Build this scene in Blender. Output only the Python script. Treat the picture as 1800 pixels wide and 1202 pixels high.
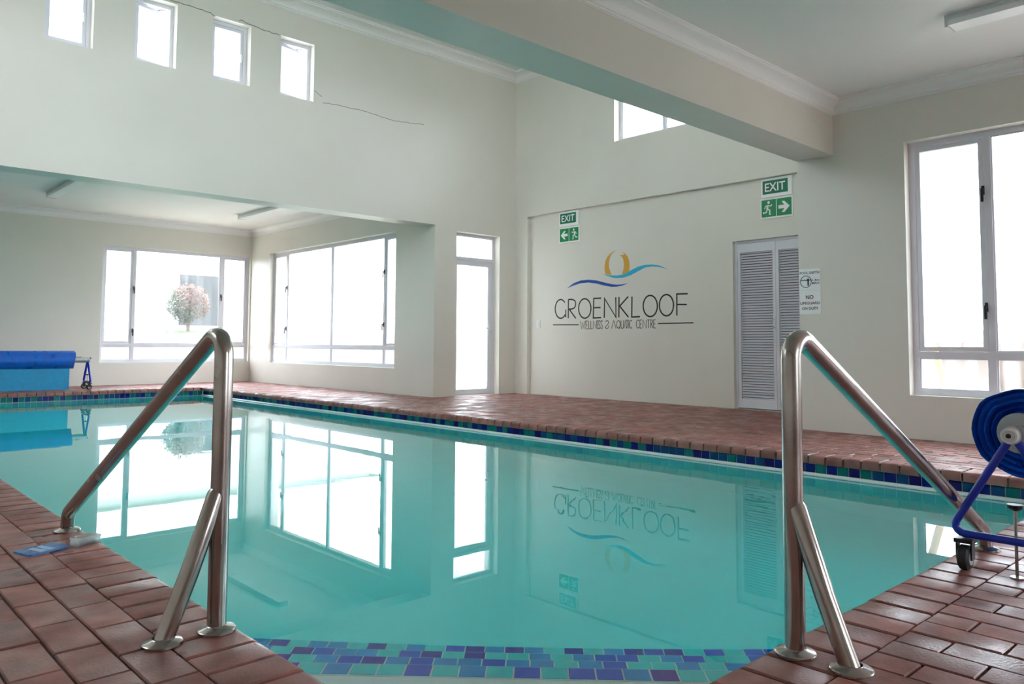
import bpy, bmesh, math, random
from mathutils import Vector, Matrix
random.seed(7)
SC = bpy.context.scene
COL = SC.collection
for o in list(bpy.data.objects): bpy.data.objects.remove(o, do_unlink=True)

# ------------------------------------------------------------------ camera
CAM_F, CAM_YAW, CAM_PITCH, CAM_ROLL, CAM_CY, CAM_H = 1372.49568, -0.751760358, 0.0613855573, 0.00595635162, 521.0278, 0.75
fw = Vector((-math.sin(CAM_YAW)*math.cos(CAM_PITCH), math.cos(CAM_YAW)*math.cos(CAM_PITCH), math.sin(CAM_PITCH)))
rt = Vector((math.cos(CAM_YAW), math.sin(CAM_YAW), 0)); up = rt.cross(fw)
cr, sr = math.cos(CAM_ROLL), math.sin(CAM_ROLL)
RT, UP = cr*rt + sr*up, -sr*rt + cr*up
cd = bpy.data.cameras.new('camera'); cam = bpy.data.objects.new('camera', cd); COL.objects.link(cam)
cam.matrix_world = Matrix(((RT.x, UP.x, -fw.x, 0), (RT.y, UP.y, -fw.y, 0), (RT.z, UP.z, -fw.z, CAM_H), (0, 0, 0, 1)))
cd.sensor_fit = 'HORIZONTAL'; cd.sensor_width = 36; cd.lens = CAM_F/1800*36
cd.shift_y = -(601-CAM_CY)/1800; cd.clip_start = 0.05; cd.clip_end = 300
SC.camera = cam

# ------------------------------------------------------------------ overcast sky, exposure
SKY = 1.0
wd = bpy.data.worlds.new('sky'); SC.world = wd; wd.use_nodes = True
bg = wd.node_tree.nodes['Background']; bg.inputs[0].default_value = (0.85, 0.91, 1.0, 1); bg.inputs[1].default_value = SKY
vs = SC.view_settings
vs.view_transform = 'Standard'; vs.look = 'None'; vs.gamma = 1; vs.use_curve_mapping = False
vs.exposure = 3.38
cy = SC.cycles
cy.max_bounces = 16; cy.diffuse_bounces = 8; cy.glossy_bounces = 6; cy.transmission_bounces = 10; cy.transparent_max_bounces = 16
cy.use_denoising = True; cy.sample_clamp_indirect = 6; cy.blur_glossy = 0.5

# ------------------------------------------------------------------ helpers
class MB:
    def __init__(s): s.v = []; s.f = []
    def add(s, vs_, fs):
        n = len(s.v); s.v += [tuple(p) for p in vs_]; s.f += [tuple(i+n for i in f) for f in fs]; return s
    def box(s, x0, x1, y0, y1, z0, z1):
        if x0 > x1: x0, x1 = x1, x0
        if y0 > y1: y0, y1 = y1, y0
        if z0 > z1: z0, z1 = z1, z0
        return s.add([(x0,y0,z0),(x1,y0,z0),(x1,y1,z0),(x0,y1,z0),(x0,y0,z1),(x1,y0,z1),(x1,y1,z1),(x0,y1,z1)],
                     [(0,3,2,1),(4,5,6,7),(0,1,5,4),(1,2,6,5),(2,3,7,6),(3,0,4,7)])
    def bar(s, a, b, w, h, up=(0,0,1)):
        a, b = Vector(a), Vector(b); d = (b-a).normalized(); u = Vector(up)
        if abs(d.dot(u)) > .98: u = Vector((1,0,0))
        r = d.cross(u).normalized(); u = r.cross(d)
        vs_ = []
        for p in (a, b):
            for sx, sy in ((-1,-1),(1,-1),(1,1),(-1,1)): vs_.append(p + r*sx*w/2 + u*sy*h/2)
        return s.add(vs_, [(0,1,2,3),(7,6,5,4),(0,4,5,1),(1,5,6,2),(2,6,7,3),(3,7,4,0)])
    def tube(s, path, r, seg=14, caps=True):
        P = [Vector(p) for p in path]; n = len(P)
        rs = r if isinstance(r, (list, tuple)) else [r]*n
        T = []
        for i in range(n):
            a = P[max(0,i-1)]; b = P[min(n-1,i+1)]; T.append((b-a).normalized())
        u = Vector((0,0,1)) if abs(T[0].z) < .9 else Vector((1,0,0))
        u = (u - T[0]*u.dot(T[0])).normalized()
        vs_ = []; fs = []
        for i in range(n):
            if i: u = (u - T[i]*u.dot(T[i])).normalized()
            w = T[i].cross(u)
            for k in range(seg):
                a = 2*math.pi*k/seg; vs_.append(P[i] + (u*math.cos(a) + w*math.sin(a))*rs[i])
        for i in range(n-1):
            for k in range(seg):
                k2 = (k+1) % seg; fs.append((i*seg+k, i*seg+k2, (i+1)*seg+k2, (i+1)*seg+k))
        if caps:
            fs.append(tuple(range(seg-1,-1,-1))); fs.append(tuple((n-1)*seg+k for k in range(seg)))
        return s.add(vs_, fs)
    def cyl(s, a, b, r, seg=20): return s.tube([a, b], r, seg)
    def ribbon(s, pts, width, P, d0, d1):
        # flat stroke of constant width along a polyline given in wall coordinates (u, z); P maps (u, depth, z) to the world
        n = len(pts); L = []; R = []
        closed = math.dist(pts[0], pts[-1]) < 1e-6 and n > 3
        for i in range(n):
            if closed: a, b = pts[(i-1) % (n-1)], pts[(i+1) % (n-1)]
            else: a, b = pts[max(0,i-1)], pts[min(n-1,i+1)]
            c = pts[i]
            d1v = Vector((c[0]-a[0], c[1]-a[1])); d2v = Vector((b[0]-c[0], b[1]-c[1]))
            if d1v.length < 1e-9: d1v = d2v
            if d2v.length < 1e-9: d2v = d1v
            d1v.normalize(); d2v.normalize(); t = d1v + d2v
            if t.length < 1e-6: t = d1v
            t.normalize(); nn = Vector((-t.y, t.x)); k = 1/max(.45, nn.dot(Vector((-d1v.y, d1v.x))))
            L.append((c[0]+nn.x*width/2*k, c[1]+nn.y*width/2*k)); R.append((c[0]-nn.x*width/2*k, c[1]-nn.y*width/2*k))
        vs_ = []
        for i in range(n):
            vs_ += [P(L[i][0], d0, L[i][1]), P(R[i][0], d0, R[i][1]), P(L[i][0], d1, L[i][1]), P(R[i][0], d1, R[i][1])]
        fs = []
        for i in range(n-1):
            a = i*4; b = a+4
            fs += [(a+2,b+2,b+3,a+3),(a,a+1,b+1,b),(a,b,b+2,a+2),(a+1,a+3,b+3,b+1)]
        fs += [(0,2,3,1),((n-1)*4,(n-1)*4+1,(n-1)*4+3,(n-1)*4+2)]
        return s.add(vs_, fs)
    def poly(s, pts, P, d0, d1):
        # extruded outline in wall coordinates
        n = len(pts)
        vs_ = [P(u, d0, z) for u, z in pts] + [P(u, d1, z) for u, z in pts]
        return s.add(vs_, [tuple(range(n)), tuple(range(2*n-1, n-1, -1))] + [(i, (i+1) % n, n+(i+1) % n, n+i) for i in range(n)])
    def mesh(s, name, mat=None, smooth=False, off=(0,0,0), fix=True):
        me = bpy.data.meshes.new(name)
        me.from_pydata([(x-off[0], y-off[1], z-off[2]) for x, y, z in s.v], [], s.f)
        if fix:
            bm = bmesh.new(); bm.from_mesh(me); bmesh.ops.recalc_face_normals(bm, faces=bm.faces); bm.to_mesh(me); bm.free()
        if smooth:
            for p in me.polygons: p.use_smooth = True
            try: me.set_sharp_from_angle(angle=math.radians(40))
            except Exception: pass
        if mat: me.materials.append(mat)
        me.update(); return me

WLOC = {}
def link(o, parent=None):
    COL.objects.link(o)
    if parent is not None: o.parent = parent
    return o
def tag(o, label=None, cat=None, group=None, kind=None):
    if label: o['label'] = label
    if cat: o['category'] = cat
    if group: o['group'] = group
    if kind: o['kind'] = kind
    return o
def empty(name, loc):
    o = bpy.data.objects.new(name, None); o.location = loc; o.empty_display_size = .1; link(o); WLOC[o] = Vector(loc); return o
def part(name, mb, mat, parent, smooth=False, label=None, kind=None):
    """mesh given in world coordinates, stored relative to its parent"""
    base = WLOC[parent]
    xs = [v[0] for v in mb.v]; ys = [v[1] for v in mb.v]; zs = [v[2] for v in mb.v]
    c = Vector(((min(xs)+max(xs))/2, (min(ys)+max(ys))/2, min(zs)))
    o = bpy.data.objects.new(name, mb.mesh(name, mat, smooth, c)); o.location = c-base; link(o, parent); WLOC[o] = c
    return tag(o, label, None, None, kind)
def inst(name, me, loc, parent, rot=None):
    o = bpy.data.objects.new(name, me); o.location = Vector(loc)-WLOC[parent]
    if rot: o.rotation_euler = rot
    link(o, parent); WLOC[o] = Vector(loc); return o
def solo(name, mb, mat, label=None, cat=None, group=None, kind=None, smooth=False):
    xs = [v[0] for v in mb.v]; ys = [v[1] for v in mb.v]; zs = [v[2] for v in mb.v]
    c = Vector(((min(xs)+max(xs))/2, (min(ys)+max(ys))/2, min(zs)))
    o = bpy.data.objects.new(name, mb.mesh(name, mat, smooth, c)); o.location = c; link(o); WLOC[o] = c
    return tag(o, label, cat, group, kind)
def PX(u, d, z): return (d, u, z)     # wall whose plane is x = d
def PY(u, d, z): return (u, d, z)     # wall whose plane is y = d
def boxw(mb, ax, u0, u1, d0, d1, z0, z1):
    return mb.box(d0, d1, u0, u1, z0, z1) if ax == 'x' else mb.box(u0, u1, d0, d1, z0, z1)
def text_mb(body, P, d0, d1, u0, u1, z0, z1, flip):
    """built-in lettering fitted to a rectangle of a wall; flip = -1 where reading direction runs against the u axis"""
    cu = bpy.data.curves.new('lettering', 'FONT'); cu.body = body; cu.size = 1; cu.resolution_u = 3; cu.offset = text_mb.bold
    ob = bpy.data.objects.new('lettering', cu); COL.objects.link(ob)
    dg = bpy.context.evaluated_depsgraph_get(); me = bpy.data.meshes.new_from_object(ob.evaluated_get(dg))
    vs_ = [v.co.copy() for v in me.vertices]; fs = [tuple(p.vertices) for p in me.polygons]
    bpy.data.objects.remove(ob); bpy.data.curves.remove(cu); bpy.data.meshes.remove(me)
    x0 = min(v.x for v in vs_); x1 = max(v.x for v in vs_); y0 = min(v.y for v in vs_); y1 = max(v.y for v in vs_)
    mb = MB(); q = []
    for v in vs_:
        a = (v.x-x0)/(x1-x0); b = (v.y-y0)/(y1-y0)
        u = u0+(u1-u0)*a if flip > 0 else u1-(u1-u0)*a
        q.append(P(u, d1, z0+(z1-z0)*b))
    mb.add(q, fs); return mb
text_mb.bold = 0.0

# ------------------------------------------------------------------ materials
def lin(c): return tuple((x/12.92 if x <= .04045 else ((x+.055)/1.055)**2.4) for x in c)
def nodes(name):
    m = bpy.data.materials.new(name); m.use_nodes = True; nt = m.node_tree
    return m, nt, nt.nodes['Principled BSDF'], nt.nodes['Material Output']
def plain(name, col, rough=.5, metal=0, spec=.5):
    m, nt, b, o = nodes(name)
    b.inputs['Base Color'].default_value = (*col, 1); b.inputs['Roughness'].default_value = rough
    b.inputs['Metallic'].default_value = metal; b.inputs['Specular IOR Level'].default_value = spec
    return m
def noisy(name, c1, c2, scale=6, rough=(.6,.8), bump=0.0, bscale=40, detail=6, metal=0, island=0, objrand=0, coords='Object'):
    m, nt, b, o = nodes(name); N = nt.nodes; L = nt.links
    tc = N.new('ShaderNodeTexCoord'); nz = N.new('ShaderNodeTexNoise'); nz.inputs['Scale'].default_value = scale; nz.inputs['Detail'].default_value = detail
    geo = N.new('ShaderNodeNewGeometry')
    src = geo.outputs['Position'] if coords == 'World' else tc.outputs['Object']
    L.new(src, nz.inputs['Vector'])
    mix = N.new('ShaderNodeMix'); mix.data_type = 'RGBA'; mix.inputs[6].default_value = (*c1,1); mix.inputs[7].default_value = (*c2,1)
    rp = N.new('ShaderNodeMapRange'); rp.inputs[1].default_value = .3; rp.inputs[2].default_value = .7
    L.new(nz.outputs['Fac'], rp.inputs[0]); L.new(rp.outputs[0], mix.inputs[0])
    out = mix.outputs[2]
    if island or objrand:
        hs = N.new('ShaderNodeHueSaturation'); L.new(out, hs.inputs['Color'])
        mr = N.new('ShaderNodeMapRange'); k = island or objrand; mr.inputs[3].default_value = 1-k; mr.inputs[4].default_value = 1+k
        if island: L.new(geo.outputs['Random Per Island'], mr.inputs[0])
        else:
            oi = N.new('ShaderNodeObjectInfo'); L.new(oi.outputs['Random'], mr.inputs[0])
        L.new(mr.outputs[0], hs.inputs['Value']); out = hs.outputs[0]
    L.new(out, b.inputs['Base Color'])
    r2 = N.new('ShaderNodeMapRange'); r2.inputs[1].default_value = .3; r2.inputs[2].default_value = .7; r2.inputs[3].default_value = rough[0]; r2.inputs[4].default_value = rough[1]
    nz2 = N.new('ShaderNodeTexNoise'); nz2.inputs['Scale'].default_value = scale*.4; L.new(src, nz2.inputs['Vector'])
    L.new(nz2.outputs['Fac'], r2.inputs[0]); L.new(r2.outputs[0], b.inputs['Roughness'])
    b.inputs['Metallic'].default_value = metal
    if '_tile' in name: b.inputs['Specular IOR Level'].default_value = .2
    if bump:
        nb = N.new('ShaderNodeTexNoise'); nb.inputs['Scale'].default_value = bscale; nb.inputs['Detail'].default_value = 4; L.new(src, nb.inputs['Vector'])
        bp = N.new('ShaderNodeBump'); bp.inputs['Strength'].default_value = bump; bp.inputs['Distance'].default_value = .004
        L.new(nb.outputs['Fac'], bp.inputs['Height']); L.new(bp.outputs[0], b.inputs['Normal'])
    return m
def glass(name, mist, tint=(.97,.985,.98)):
    """misted window pane: clear glass with a film of condensation, streaked"""
    m, nt, b, o = nodes(name); N = nt.nodes; L = nt.links; N.remove(b)
    tr = N.new('ShaderNodeBsdfTransparent'); tr.inputs[0].default_value = (*tint,1)
    tl = N.new('ShaderNodeBsdfTranslucent'); tl.inputs[0].default_value = (.95,.97,.97,1)
    gl = N.new('ShaderNodeBsdfGlossy'); gl.inputs['Roughness'].default_value = .05
    geo = N.new('ShaderNodeNewGeometry'); mp = N.new('ShaderNodeMapping'); mp.inputs['Scale'].default_value = (7,7,.7)
    L.new(geo.outputs['Position'], mp.inputs[0])
    nz = N.new('ShaderNodeTexNoise'); nz.inputs['Scale'].default_value = 1.2; nz.inputs['Detail'].default_value = 5; L.new(mp.outputs[0], nz.inputs['Vector'])
    mr = N.new('ShaderNodeMapRange'); mr.inputs[1].default_value = .3; mr.inputs[2].default_value = .7; mr.inputs[3].default_value = max(0,mist-min(.12,mist*.8)); mr.inputs[4].default_value = min(.97,mist+min(.12,mist*.8))
    L.new(nz.outputs['Fac'], mr.inputs[0])
    mx = N.new('ShaderNodeMixShader'); L.new(mr.outputs[0], mx.inputs[0]); L.new(tr.outputs[0], mx.inputs[1]); L.new(tl.outputs[0], mx.inputs[2])
    lw_ = N.new('ShaderNodeLayerWeight'); lw_.inputs[0].default_value = .5
    pw = N.new('ShaderNodeMath'); pw.operation = 'POWER'; pw.inputs[1].default_value = 5; L.new(lw_.outputs['Facing'], pw.inputs[0])
    fr = N.new('ShaderNodeMath'); fr.operation = 'MULTIPLY_ADD'; fr.inputs[1].default_value = .6; fr.inputs[2].default_value = .02; L.new(pw.outputs[0], fr.inputs[0])
    m2 = N.new('ShaderNodeMixShader'); L.new(fr.outputs[0], m2.inputs[0]); L.new(mx.outputs[0], m2.inputs[1]); L.new(gl.outputs[0], m2.inputs[2])
    L.new(m2.outputs[0], o.inputs[0]); return m

M = {}
M['wall'] = noisy('wall_paint', (.78,.75,.68), (.75,.72,.65), 1.5, (.32,.5), .04, 90, coords='World')
M['ceiling'] = noisy('ceiling_paint', (.84,.83,.80), (.81,.80,.77), 1.2, (.5,.6), coords='World')
M['cornice'] = plain('cornice_white', (.90,.89,.87), .5)
M['frame'] = plain('white_aluminium', (.75,.75,.81), .35)
M['brick'] = noisy('clay_brick', (.37,.150,.122), (.19,.078,.067), 11, (.20,.78), .35, 120, objrand=.22, coords='World')
M['brickfield'] = noisy('clay_brick_field', (.37,.150,.122), (.19,.078,.067), 11, (.20,.78), .35, 120, island=.22, coords='World')
M['mortar'] = noisy('mortar', (.10,.075,.055), (.07,.05,.04), 12, (.6,.8), .2, 60)
M['basin'] = noisy('pool_plaster', (.88,.93,.89), (.84,.90,.87), 3, (.5,.7), coords='World')
M['steel'] = noisy('brushed_steel', (.52,.485,.455), (.42,.39,.365), 14, (.16,.30), .02, 200, metal=1)
M['grout'] = plain('pale_grout', (.82,.88,.86), .6)
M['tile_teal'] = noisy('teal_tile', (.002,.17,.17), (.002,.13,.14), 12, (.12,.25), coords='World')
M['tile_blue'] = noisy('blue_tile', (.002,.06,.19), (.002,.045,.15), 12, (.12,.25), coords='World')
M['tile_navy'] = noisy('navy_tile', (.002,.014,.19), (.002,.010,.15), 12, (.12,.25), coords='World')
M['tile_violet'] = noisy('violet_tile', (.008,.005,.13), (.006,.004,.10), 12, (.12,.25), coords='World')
M['step_teal'] = noisy('brightened_teal_step_tile', (.05,.74,.74), (.04,.66,.68), 12, (.2,.3), coords='World')  # step tiles: band colours brightened to offset the dim light under water
M['step_blue'] = noisy('brightened_blue_step_tile', (.02,.34,.76), (.015,.28,.66), 12, (.2,.3), coords='World')
M['step_navy'] = noisy('brightened_navy_step_tile', (.04,.11,.72), (.03,.08,.6), 12, (.2,.3), coords='World')
M['step_violet'] = noisy('brightened_violet_step_tile', (.10,.02,.42), (.07,.015,.33), 12, (.2,.3), coords='World')
M['white'] = plain('white_plastic', (.8,.8,.8), .35)
M['pipe'] = plain('glossy_white_pipe', (.85,.86,.86), .12)
M['black'] = plain('black_plastic', (.012,.012,.014), .35)
M['rubber'] = plain('dark_rubber', (.02,.02,.022), .6)
M['bluepaint'] = plain('blue_enamel', (.012,.035,.42), .3)
M['greypvc'] = plain('grey_plastic', (.42,.45,.46), .35)
M['alu'] = noisy('dull_aluminium', (.62,.63,.62), (.55,.56,.56), 20, (.25,.4), metal=.9)
M['coverroll'] = noisy('blue_bubble_cover', (.004,.14,.66), (.003,.10,.52), 20, (.25,.4), .8, 160)
M['coversheet'] = noisy('pale_blue_cover_underside', (.01,.33,.62), (.008,.28,.55), 20, (.3,.45), .5, 160)
M['signgreen'] = plain('sign_green', (.0,.27,.09), .4)
M['exitgreen'] = plain('dark_sign_green', (.0,.17,.09), .4)
M['signwhite'] = plain('sign_white', (.93,.95,.93), .4)
M['ink'] = plain('black_paint', (.015,.015,.015), .6)
M['sunpaint'] = plain('ochre_paint', (.70,.38,.05), .6)
M['wavecyan'] = noisy('cyan_paint', (.02,.42,.66), (.03,.48,.68), 40, (.5,.6))
M['waveblue'] = plain('blue_paint', (.005,.07,.42), .6)
M['signteal'] = plain('sign_teal_ink', (.01,.09,.14), .5)
M['signred'] = plain('sign_maroon_ink', (.10,.012,.035), .5)
M['crack'] = plain('crack_shadow', (.16,.15,.14), .9)
M['diffuser'] = plain('fluorescent_diffuser', (.9,.9,.9), .3)
M['fixture'] = plain('fixture_grey', (.74,.76,.76), .4)
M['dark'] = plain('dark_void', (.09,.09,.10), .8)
M['clearbox'] = glass('clear_plastic', .30)
M['strip'] = plain('violet_test_strip', (.10,.07,.16), .5)
M['sachet'] = noisy('blue_foil', (.04,.20,.55), (.03,.16,.48), 30, (.2,.35))
M['sachetprint'] = plain('pale_blue_print', (.35,.52,.72), .4)
M['glass_b'] = glass('lightly_misted_glass', .03)
M['glass_a'] = glass('misted_glass', .07)
M['glass_d'] = glass('frosted_door_glass', .35)
M['glass_r'] = glass('frosted_glass', .13)
M['glass_h'] = glass('high_window_glass', .05)
M['grass'] = noisy('grass', (.052,.072,.022), (.034,.052,.016), 3, (.8,.9), coords='World')
M['paving'] = noisy('cream_paving', (.40,.36,.28), (.36,.32,.25), 2, (.7,.8), coords='World')
M['gardenwall'] = noisy('cream_garden_wall', (.20,.185,.16), (.175,.16,.14), 2, (.7,.8), coords='World')
M['housewhite'] = plain('white_render', (.78,.78,.76), .8)
M['housegrey'] = plain('grey_render', (.40,.42,.44), .8)
M['housedark'] = plain('charcoal_door', (.028,.030,.036), .6)
M['roof'] = plain('slate_roof', (.12,.12,.13), .7)
M['leafgreen'] = noisy('green_leaves', (.04,.06,.03), (.07,.09,.05), 6, (.5,.7))
M['leafred'] = noisy('red_leaves', (.13,.055,.04), (.09,.05,.035), 6, (.5,.7))
M['bark'] = plain('bark', (.09,.06,.04), .9)
M['ochrepole'] = plain('ochre_pole', (.60,.30,.08), .6)

def water_mat():
    m, nt, b, o = nodes('pool_water'); N = nt.nodes; L = nt.links; N.remove(b)
    g = N.new('ShaderNodeBsdfGlass'); g.inputs['IOR'].default_value = 1.33; g.inputs['Roughness'].default_value = 0.0; g.inputs['Color'].default_value = (1,1,1,1)
    geo = N.new('ShaderNodeNewGeometry')
    nz = N.new('ShaderNodeTexNoise'); nz.inputs['Scale'].default_value = 5; nz.inputs['Detail'].default_value = 1.5; L.new(geo.outputs['Position'], nz.inputs['Vector'])
    big = N.new('ShaderNodeTexNoise'); big.inputs['Scale'].default_value = .55; big.inputs['Detail'].default_value = 1; L.new(geo.outputs['Position'], big.inputs['Vector'])
    calm = N.new('ShaderNodeMapRange'); calm.inputs[1].default_value = .48; calm.inputs[2].default_value = .72; calm.inputs[3].default_value = .12; calm.inputs[4].default_value = 1; L.new(big.outputs['Fac'], calm.inputs[0])
    mul = N.new('ShaderNodeMath'); mul.operation = 'MULTIPLY'; L.new(nz.outputs['Fac'], mul.inputs[0]); L.new(calm.outputs[0], mul.inputs[1])
    bp = N.new('ShaderNodeBump'); bp.inputs['Strength'].default_value = 1; bp.inputs['Distance'].default_value = WATER_RIPPLE
    L.new(mul.outputs[0], bp.inputs['Height']); L.new(bp.outputs[0], g.inputs['Normal'])
    ab = N.new('ShaderNodeVolumeAbsorption'); ab.inputs[0].default_value = (*WATER_COL,1); ab.inputs[1].default_value = WATER_DENS
    L.new(g.outputs[0], o.inputs['Surface']); L.new(ab.outputs[0], o.inputs['Volume']); return m
WATER_RIPPLE = .0006; WATER_COL = (0,.963,.972); WATER_DENS = .85
M['water'] = water_mat()

# ------------------------------------------------------------------ main dimensions (metres, deck level z = 0)
XW, YS = -2.6, -4.0                       # unseen west and south walls
XR, XA, XP, XL = 6.80, 6.76, 8.33, 8.40   # right wall, alcove side wall, pillar face, recessed back wall
YL, YLB, YB = 8.83, 9.13, 14.80           # left wall, its alcove side, alcove back wall
BY0, BY1, BZ = 3.08, 3.42, 2.455          # beam
ZH, ZR, ZA = 5.02, 2.93, 2.97             # ceilings: high bay, right aisle, alcove
PX0, PX1, PY0, PY1 = .90, 5.27, .99, 13.30   # pool walls
CO = .03                                  # coping overhang
WZ = -.14                                 # water level

def wall_mb(ax, u0, u1, z0, z1, d0, d1, holes):
    us = sorted({u0, u1, *[h[0] for h in holes], *[h[1] for h in holes]}); zs = sorted({z0, z1, *[h[2] for h in holes], *[h[3] for h in holes]})
    us = [u for u in us if u0 <= u <= u1]; zs = [z for z in zs if z0 <= z <= z1]
    P = PX if ax == 'x' else PY
    def solid(i, j):
        if i < 0 or j < 0 or i >= len(us)-1 or j >= len(zs)-1: return False
        a, b = (us[i]+us[i+1])/2, (zs[j]+zs[j+1])/2
        return not any(h[0] < a < h[1] and h[2] < b < h[3] for h in holes)
    mb = MB(); ids = {}
    def vid(u, d, z):
        k = (round(u,5), round(d,5), round(z,5))
        if k not in ids: ids[k] = len(mb.v); mb.v.append(P(u, d, z))
        return ids[k]
    def face(*q): mb.f.append(tuple(vid(*p) for p in q))
    for i in range(len(us)-1):
        for j in range(len(zs)-1):
            if not solid(i, j): continue
            a, b, c, e = us[i], us[i+1], zs[j], zs[j+1]
            face((a,d0,c),(b,d0,c),(b,d0,e),(a,d0,e)); face((a,d1,c),(a,d1,e),(b,d1,e),(b,d1,c))
            if not solid(i-1,j): face((a,d0,c),(a,d0,e),(a,d1,e),(a,d1,c))
            if not solid(i+1,j): face((b,d0,c),(b,d1,c),(b,d1,e),(b,d0,e))
            if not solid(i,j-1): face((a,d0,c),(a,d1,c),(b,d1,c),(b,d0,c))
            if not solid(i,j+1): face((a,d0,e),(b,d0,e),(b,d1,e),(a,d1,e))
    return mb

HW = [(1.785,2.24), (2.642,3.087), (3.490,3.950), (4.333,4.790)]      # high windows
HZ0, HZ1 = 3.803, 4.538
HWX = [(.93,1.385), (.08,.535), (-.77,-.315)]                          # row carried on unseen to the left, added for daylight
left = wall_mb('y', XW-.3, XL+.25, -.07, 5.12, YL, YLB, [(XW-.31,6.745,-.08,2.45), (7.144,7.99,0,2.40)] + [(a,b,HZ0,HZ1) for a, b in HW+HWX])
w_left = solo('wall_left', left, M['wall'], 'tall cream wall with a row of small high windows over the alcove opening', 'wall', None, 'structure')
W_A = (9.82, 14.02, .385, 2.457)
solo('wall_alcove_side', wall_mb('x', YLB, YB+.3, -.07, 3.1, XA, XA+.3, [W_A]), M['wall'], 'cream alcove side wall holding the widest window', 'wall', None, 'structure')
W_B = (4.05, 6.735, .388, 2.455)
solo('wall_alcove_back', wall_mb('y', XW-.3, XA, -.07, 3.1, YB, YB+.3, [W_B]), M['wall'], 'cream far alcove wall behind the rolled pool cover', 'wall', None, 'structure')
W_H = (4.57, 6.85, 3.57, 4.31)
solo('wall_back', wall_mb('x', BY1, YL, -.07, 5.12, XP, XL, [(BY1-.1,8.57,-.08,2.72), W_H]), M['wall'], 'upper cream back wall above the recessed logo panel', 'wall', None, 'structure')
W_D2 = (4.01, 5.065, -.0, 2.015)
solo('wall_back_panel', wall_mb('x', BY1, YL, -.07, 5.12, XL, XL+.25, [W_D2, W_H]), M['wall'], 'recessed cream back wall panel carrying the painted logo', 'wall', None, 'structure')
W_R = (.25, 2.478, .354, 2.464)
solo('wall_right', wall_mb('x', YS-.3, BY1, -.07, 3.1, XR, XR+.25, [W_R, (-3.4,-.9,.354,2.464)]), M['wall'], 'cream right wall with the depth notice and tall window', 'wall', None, 'structure')  # the southern opening is unseen, added to brighten the aisle
solo('wall_return', MB().box(XR+.25, XL+.25, BY1-.2, BY1, -.07, 5.12), M['wall'], 'short cream return wall beside the louvred doors', 'wall', None, 'structure')
HB = [(-1.8,-.4),(.2,1.6),(2.2,3.6),(4.2,5.6)]  # unseen clerestory openings, added to bring daylight onto the tall left wall
solo('beam', wall_mb('y', XW-.3, XR, BZ, 5.12, BY0, BY1, [(a,b,3.55,4.65) for a, b in HB]), M['wall'], 'deep cream ceiling beam crossing over the pool', 'beam', None, 'structure')
WESTWIN = []
solo('wall_west', wall_mb('x', YS-.3, YB+.3, -.07, 5.12, XW-.3, XW, WESTWIN+[(3.9,8.3,3.5,4.7)]), M['wall'], 'cream wall behind the camera on the west side', 'wall', None, 'structure')
solo('wall_south', wall_mb('y', XW, XR, -.07, 3.1, YS-.3, YS, [(1.8,3.4,.35,2.46)]), M['wall'], 'cream wall behind the camera on the south side', 'wall', None, 'structure')
solo('ceiling', MB().box(XW-.3, XL+.25, BY1, YL, ZH, ZH+.1), M['ceiling'], 'high white ceiling over the middle of the pool', 'ceiling', None, 'structure')
solo('ceiling_aisle', MB().box(XW-.3, XR, YS-.3, BY0, ZR, ZR+.1), M['ceiling'], 'low off-white ceiling on the right of the beam', 'ceiling', None, 'structure')
solo('ceiling_alcove', MB().box(XW-.3, XA, YLB, YB, ZA, ZA+.1), M['ceiling'], 'low white alcove ceiling with two strip lights', 'ceiling', None, 'structure')

# cornices: profile = (distance from wall, height below ceiling)
def sweep(path, side, profile, z):
    n = len(path); mb = MB(); k = len(profile)
    for i in range(n):
        p = Vector(path[i]); offs = []
        for a, b in ((i-1,i),(i,i+1)):
            if a >= 0 and b < n:
                d = (Vector(path[b])-Vector(path[a])).normalized(); offs.append(Vector((-d.y,d.x))*side)
        o = offs[0] if len(offs) == 1 else offs[0]+offs[1]
        for w, h in profile: mb.v.append((p.x+o.x*w, p.y+o.y*w, z-h))
    for i in range(n-1):
        for j in range(k):
            j2 = (j+1) % k; mb.f.append((i*k+j, i*k+j2, (i+1)*k+j2, (i+1)*k+j))
    mb.f += [tuple(range(k)), tuple((n-1)*k+j for j in range(k-1,-1,-1))]
    return mb
def cornice_profile(s, h):
    pts = [(0,0),(s,0),(s,.10*h),(.90*s,.12*h),(.90*s,.22*h)]
    for i in range(1,6):
        t = i/6; a = t*math.pi/2; pts.append((.88*s-(.70*s)*math.sin(a), .24*h+.50*h*(1-math.cos(a))))
    pts += [(.18*s,.80*h),(.10*s,.82*h),(.10*s,.93*h),(.04*s,.95*h),(.04*s,h),(0,h)]
    return pts
solo('trim_1', sweep([(XW,YL),(XP,YL),(XP,BY1)], -1, cornice_profile(.14,.15), ZH), M['cornice'], 'white moulded cornice under the high ceiling', 'cornice', None, 'structure')
solo('trim_2', sweep([(XW,BY0),(XR,BY0),(XR,YS)], -1, cornice_profile(.12,.115), ZR), M['cornice'], 'white moulded cornice along the beam and right wall', 'cornice', None, 'structure')
solo('trim_3', sweep([(XW,YB),(XA,YB),(XA,YLB)], -1, cornice_profile(.12,.12), ZA), M['cornice'], 'white moulded cornice round the alcove ceiling', 'cornice', None, 'structure')

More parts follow.
